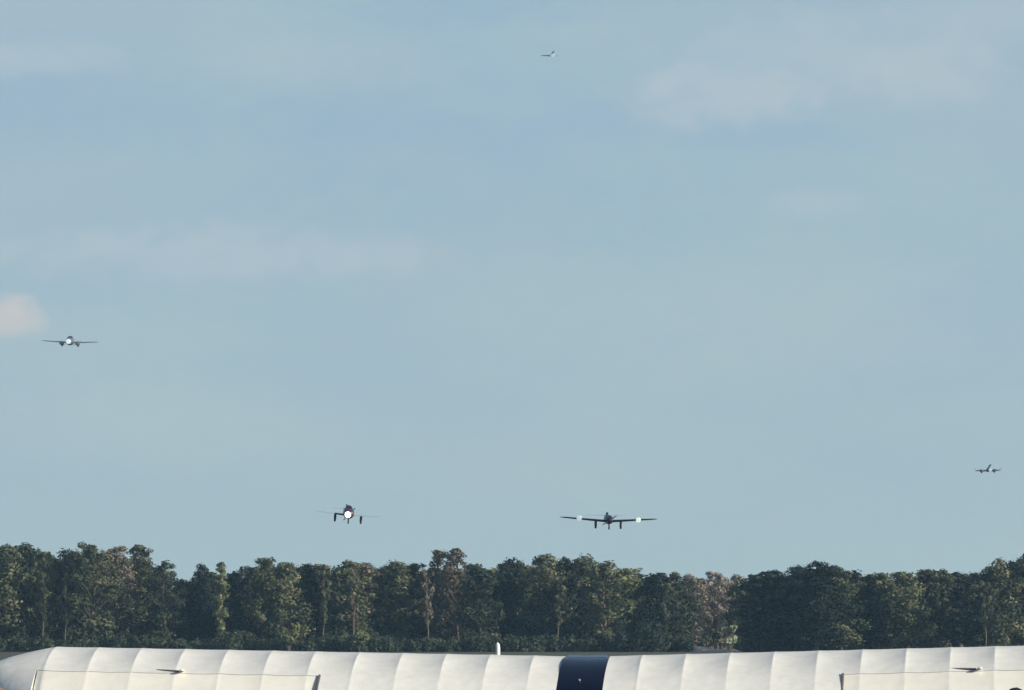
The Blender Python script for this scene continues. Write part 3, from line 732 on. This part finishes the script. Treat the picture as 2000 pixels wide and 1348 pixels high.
# ------------------------------------------------------------------ person whose head just reaches the foot of the photo
def skin_obj(name, pts, edges, m, parent, sub=2, root_i=0):
    me = bpy.data.meshes.new(name); me.from_pydata([p[0] for p in pts], edges, [])
    o = bpy.data.objects.new(name, me); C.objects.link(o); o.parent = parent
    sk = o.modifiers.new('skin', 'SKIN'); sk.use_smooth_shade = True
    for v, p in zip(me.skin_vertices[0].data, pts):
        r = p[1]; v.radius = r if isinstance(r, tuple) else (r, r)
    me.skin_vertices[0].data[root_i].use_root = True
    su = o.modifiers.new('sub', 'SUBSURF'); su.levels = sub; su.render_levels = sub
    me.materials.append(m); return o
PD = 60.5; pp = at(1983, 1342, PD)
per = thing('person', 'person with short dark hair, only the top of the head showing at lower right', 'person', (pp.x, PD, 0), (0, 0, R(-12)))
H = pp.z                                              # standing height, faces away from the camera (+y)
k = H / 1.76
P = [((0, 0, .98), (.16, .11)), ((0, .01, 1.18), (.145, .10)), ((0, 0, 1.38), (.17, .115)), ((0, 0, 1.47), (.09, .08)), ((0, .01, 1.55), (.055, .06)),
     ((0, .03, 1.60), (.066, .08)), ((0, .02, 1.67), (.076, .095)), ((0, .01, 1.715), (.058, .07)),
     ((.18, 0, 1.42), .062), ((.25, -.02, 1.15), .046), ((.26, .10, .92), .036), ((.26, .14, .84), (.022, .045)),
     ((-.18, 0, 1.42), .062), ((-.25, -.02, 1.15), .046), ((-.26, .08, .92), .036), ((-.26, .12, .84), (.022, .045)),
     ((.10, 0, .90), .095), ((.11, .02, .50), .062), ((.12, -.02, .10), .042), ((.13, .05, .045), .042), ((.14, .16, .035), .035),
     ((-.10, 0, .90), .095), ((-.11, .02, .50), .062), ((-.12, -.02, .10), .042), ((-.13, .05, .045), .042), ((-.14, .16, .035), .035)]
P = [(tuple(c * k for c in p), r) for p, r in P]
E = [(0, 1), (1, 2), (2, 3), (3, 4), (4, 5), (5, 6), (6, 7), (2, 8), (8, 9), (9, 10), (10, 11), (2, 12), (12, 13), (13, 14), (14, 15), (0, 16), (16, 17), (17, 18), (18, 19), (19, 20),
     (0, 21), (21, 22), (22, 23), (23, 24), (24, 25)]
skin_obj('body', P, E, M['skin'], per)
for s in (-1, 1):                                     # fingers
    pts = []; ed = []
    for f in range(4):
        bx = .26 * s; y0 = (.11 + .018 * f) * k; n0 = len(pts); ln = (.062, .075, .078, .07)[f]
        pts += [((bx * k, y0 + .01, .85 * k), .0095), ((bx * k, y0 + .015, (.85 - .03) * k - ln * .4), .0085), ((bx * k - .008 * s, y0 + .018, (.85 - .03) * k - ln), .007)]
        ed += [(n0, n0 + 1), (n0 + 1, n0 + 2)]
        if f: ed.append((n0 - 3, n0))
    n0 = len(pts); pts += [((bx * k - .02 * s, .17 * k, .87 * k), .011), ((bx * k - .035 * s, .19 * k, .83 * k), .009)]; ed += [(n0 - 3, n0), (n0, n0 + 1)]
    skin_obj('hand', pts, ed, M['skin'], per, 1)
# clothes slightly outside the body
S = [((0, 0, .95), (.185, .135)), ((0, .01, 1.18), (.165, .12)), ((0, 0, 1.38), (.19, .135)), ((0, 0, 1.46), (.10, .09)), ((.18, 0, 1.42), .078), ((.235, -.01, 1.20), .064), ((-.18, 0, 1.42), .078), ((-.235, -.01, 1.20), .064)]
skin_obj('shirt', [(tuple(c * k for c in p), r) for p, r in S], [(0, 1), (1, 2), (2, 3), (2, 4), (4, 5), (2, 6), (6, 7)], M['shirt'], per)
T_ = [((0, 0, .99), (.17, .125)), ((.10, 0, .88), .108), ((.11, .02, .50), .078), ((.12, -.01, .11), .066), ((-.10, 0, .88), .108), ((-.11, .02, .50), .078), ((-.12, -.01, .11), .066)]
skin_obj('trousers', [(tuple(c * k for c in p), r) for p, r in T_], [(0, 1), (1, 2), (2, 3), (0, 4), (4, 5), (5, 6)], M['trouser'], per)
bm = bmesh.new(); bmesh.ops.create_icosphere(bm, subdivisions=4, radius=1.0)
for v in bm.verts:
    c = v.co.copy(); n_ = noise.noise(c * 3.0) * .05 + noise.noise(c * 9.0) * .03
    c *= 1 + n_
    if c.z < -.35 and c.y > -.2: c.z = -.35 + (c.z + .35) * .1
    if c.y > .55 and c.z < .45: c.y = .55
    v.co = Vector((c.x * .080, c.y * .104, c.z * .088))
hr = obj('hair', bm, M['hair'], per, loc=(0, .005, H - .092))
for s in (-1, 1):
    bm = bmesh.new(); bmesh.ops.create_uvsphere(bm, u_segments=10, v_segments=8, radius=1, matrix=Matrix.Translation((s * .080, .02, H - .125)) @ Matrix.Diagonal((.010, .02, .032, 1))); obj('ear', bm, M['skin'], per)
    bm = bmesh.new(); bmesh.ops.create_uvsphere(bm, u_segments=10, v_segments=8, radius=.012, matrix=Matrix.Translation((s * .030, .108, H - .115))); obj('eye', bm, M['white'], per)
    bm = bmesh.new(); add_box(bm, (s * .135 * k, .07, .04), (.10, .28, .08), .03); obj('shoe', bm, M['black'], per)
bm = bmesh.new(); add_tube(bm, [(0, .105, H - .12), (0, .128, H - .145), (0, .112, H - .152)], [.008, .014, .010], 8); obj('nose', bm, M['skin'], per)

# ------------------------------------------------------------------ haze
hz = bpy.data.materials.new('air'); hz.use_nodes = True; t = hz.node_tree; t.nodes.clear()
o_ = nn(t, 'ShaderNodeOutputMaterial'); v_ = nn(t, 'ShaderNodeVolumePrincipled')
v_.inputs['Color'].default_value = (0.42, 0.72, 1.0, 1); v_.inputs['Density'].default_value = 0.000065; v_.inputs['Anisotropy'].default_value = 0.0
t.links.new(v_.outputs[0], o_.inputs['Volume'])
bm = bmesh.new(); add_box(bm, (0, 1500, 149), (900, 3200, 300)); hb = obj('haze', bm, hz, smooth=False); hb['kind'] = 'stuff'; hb['label'] = 'thin pale blue haze in the air'; hb['category'] = 'haze'
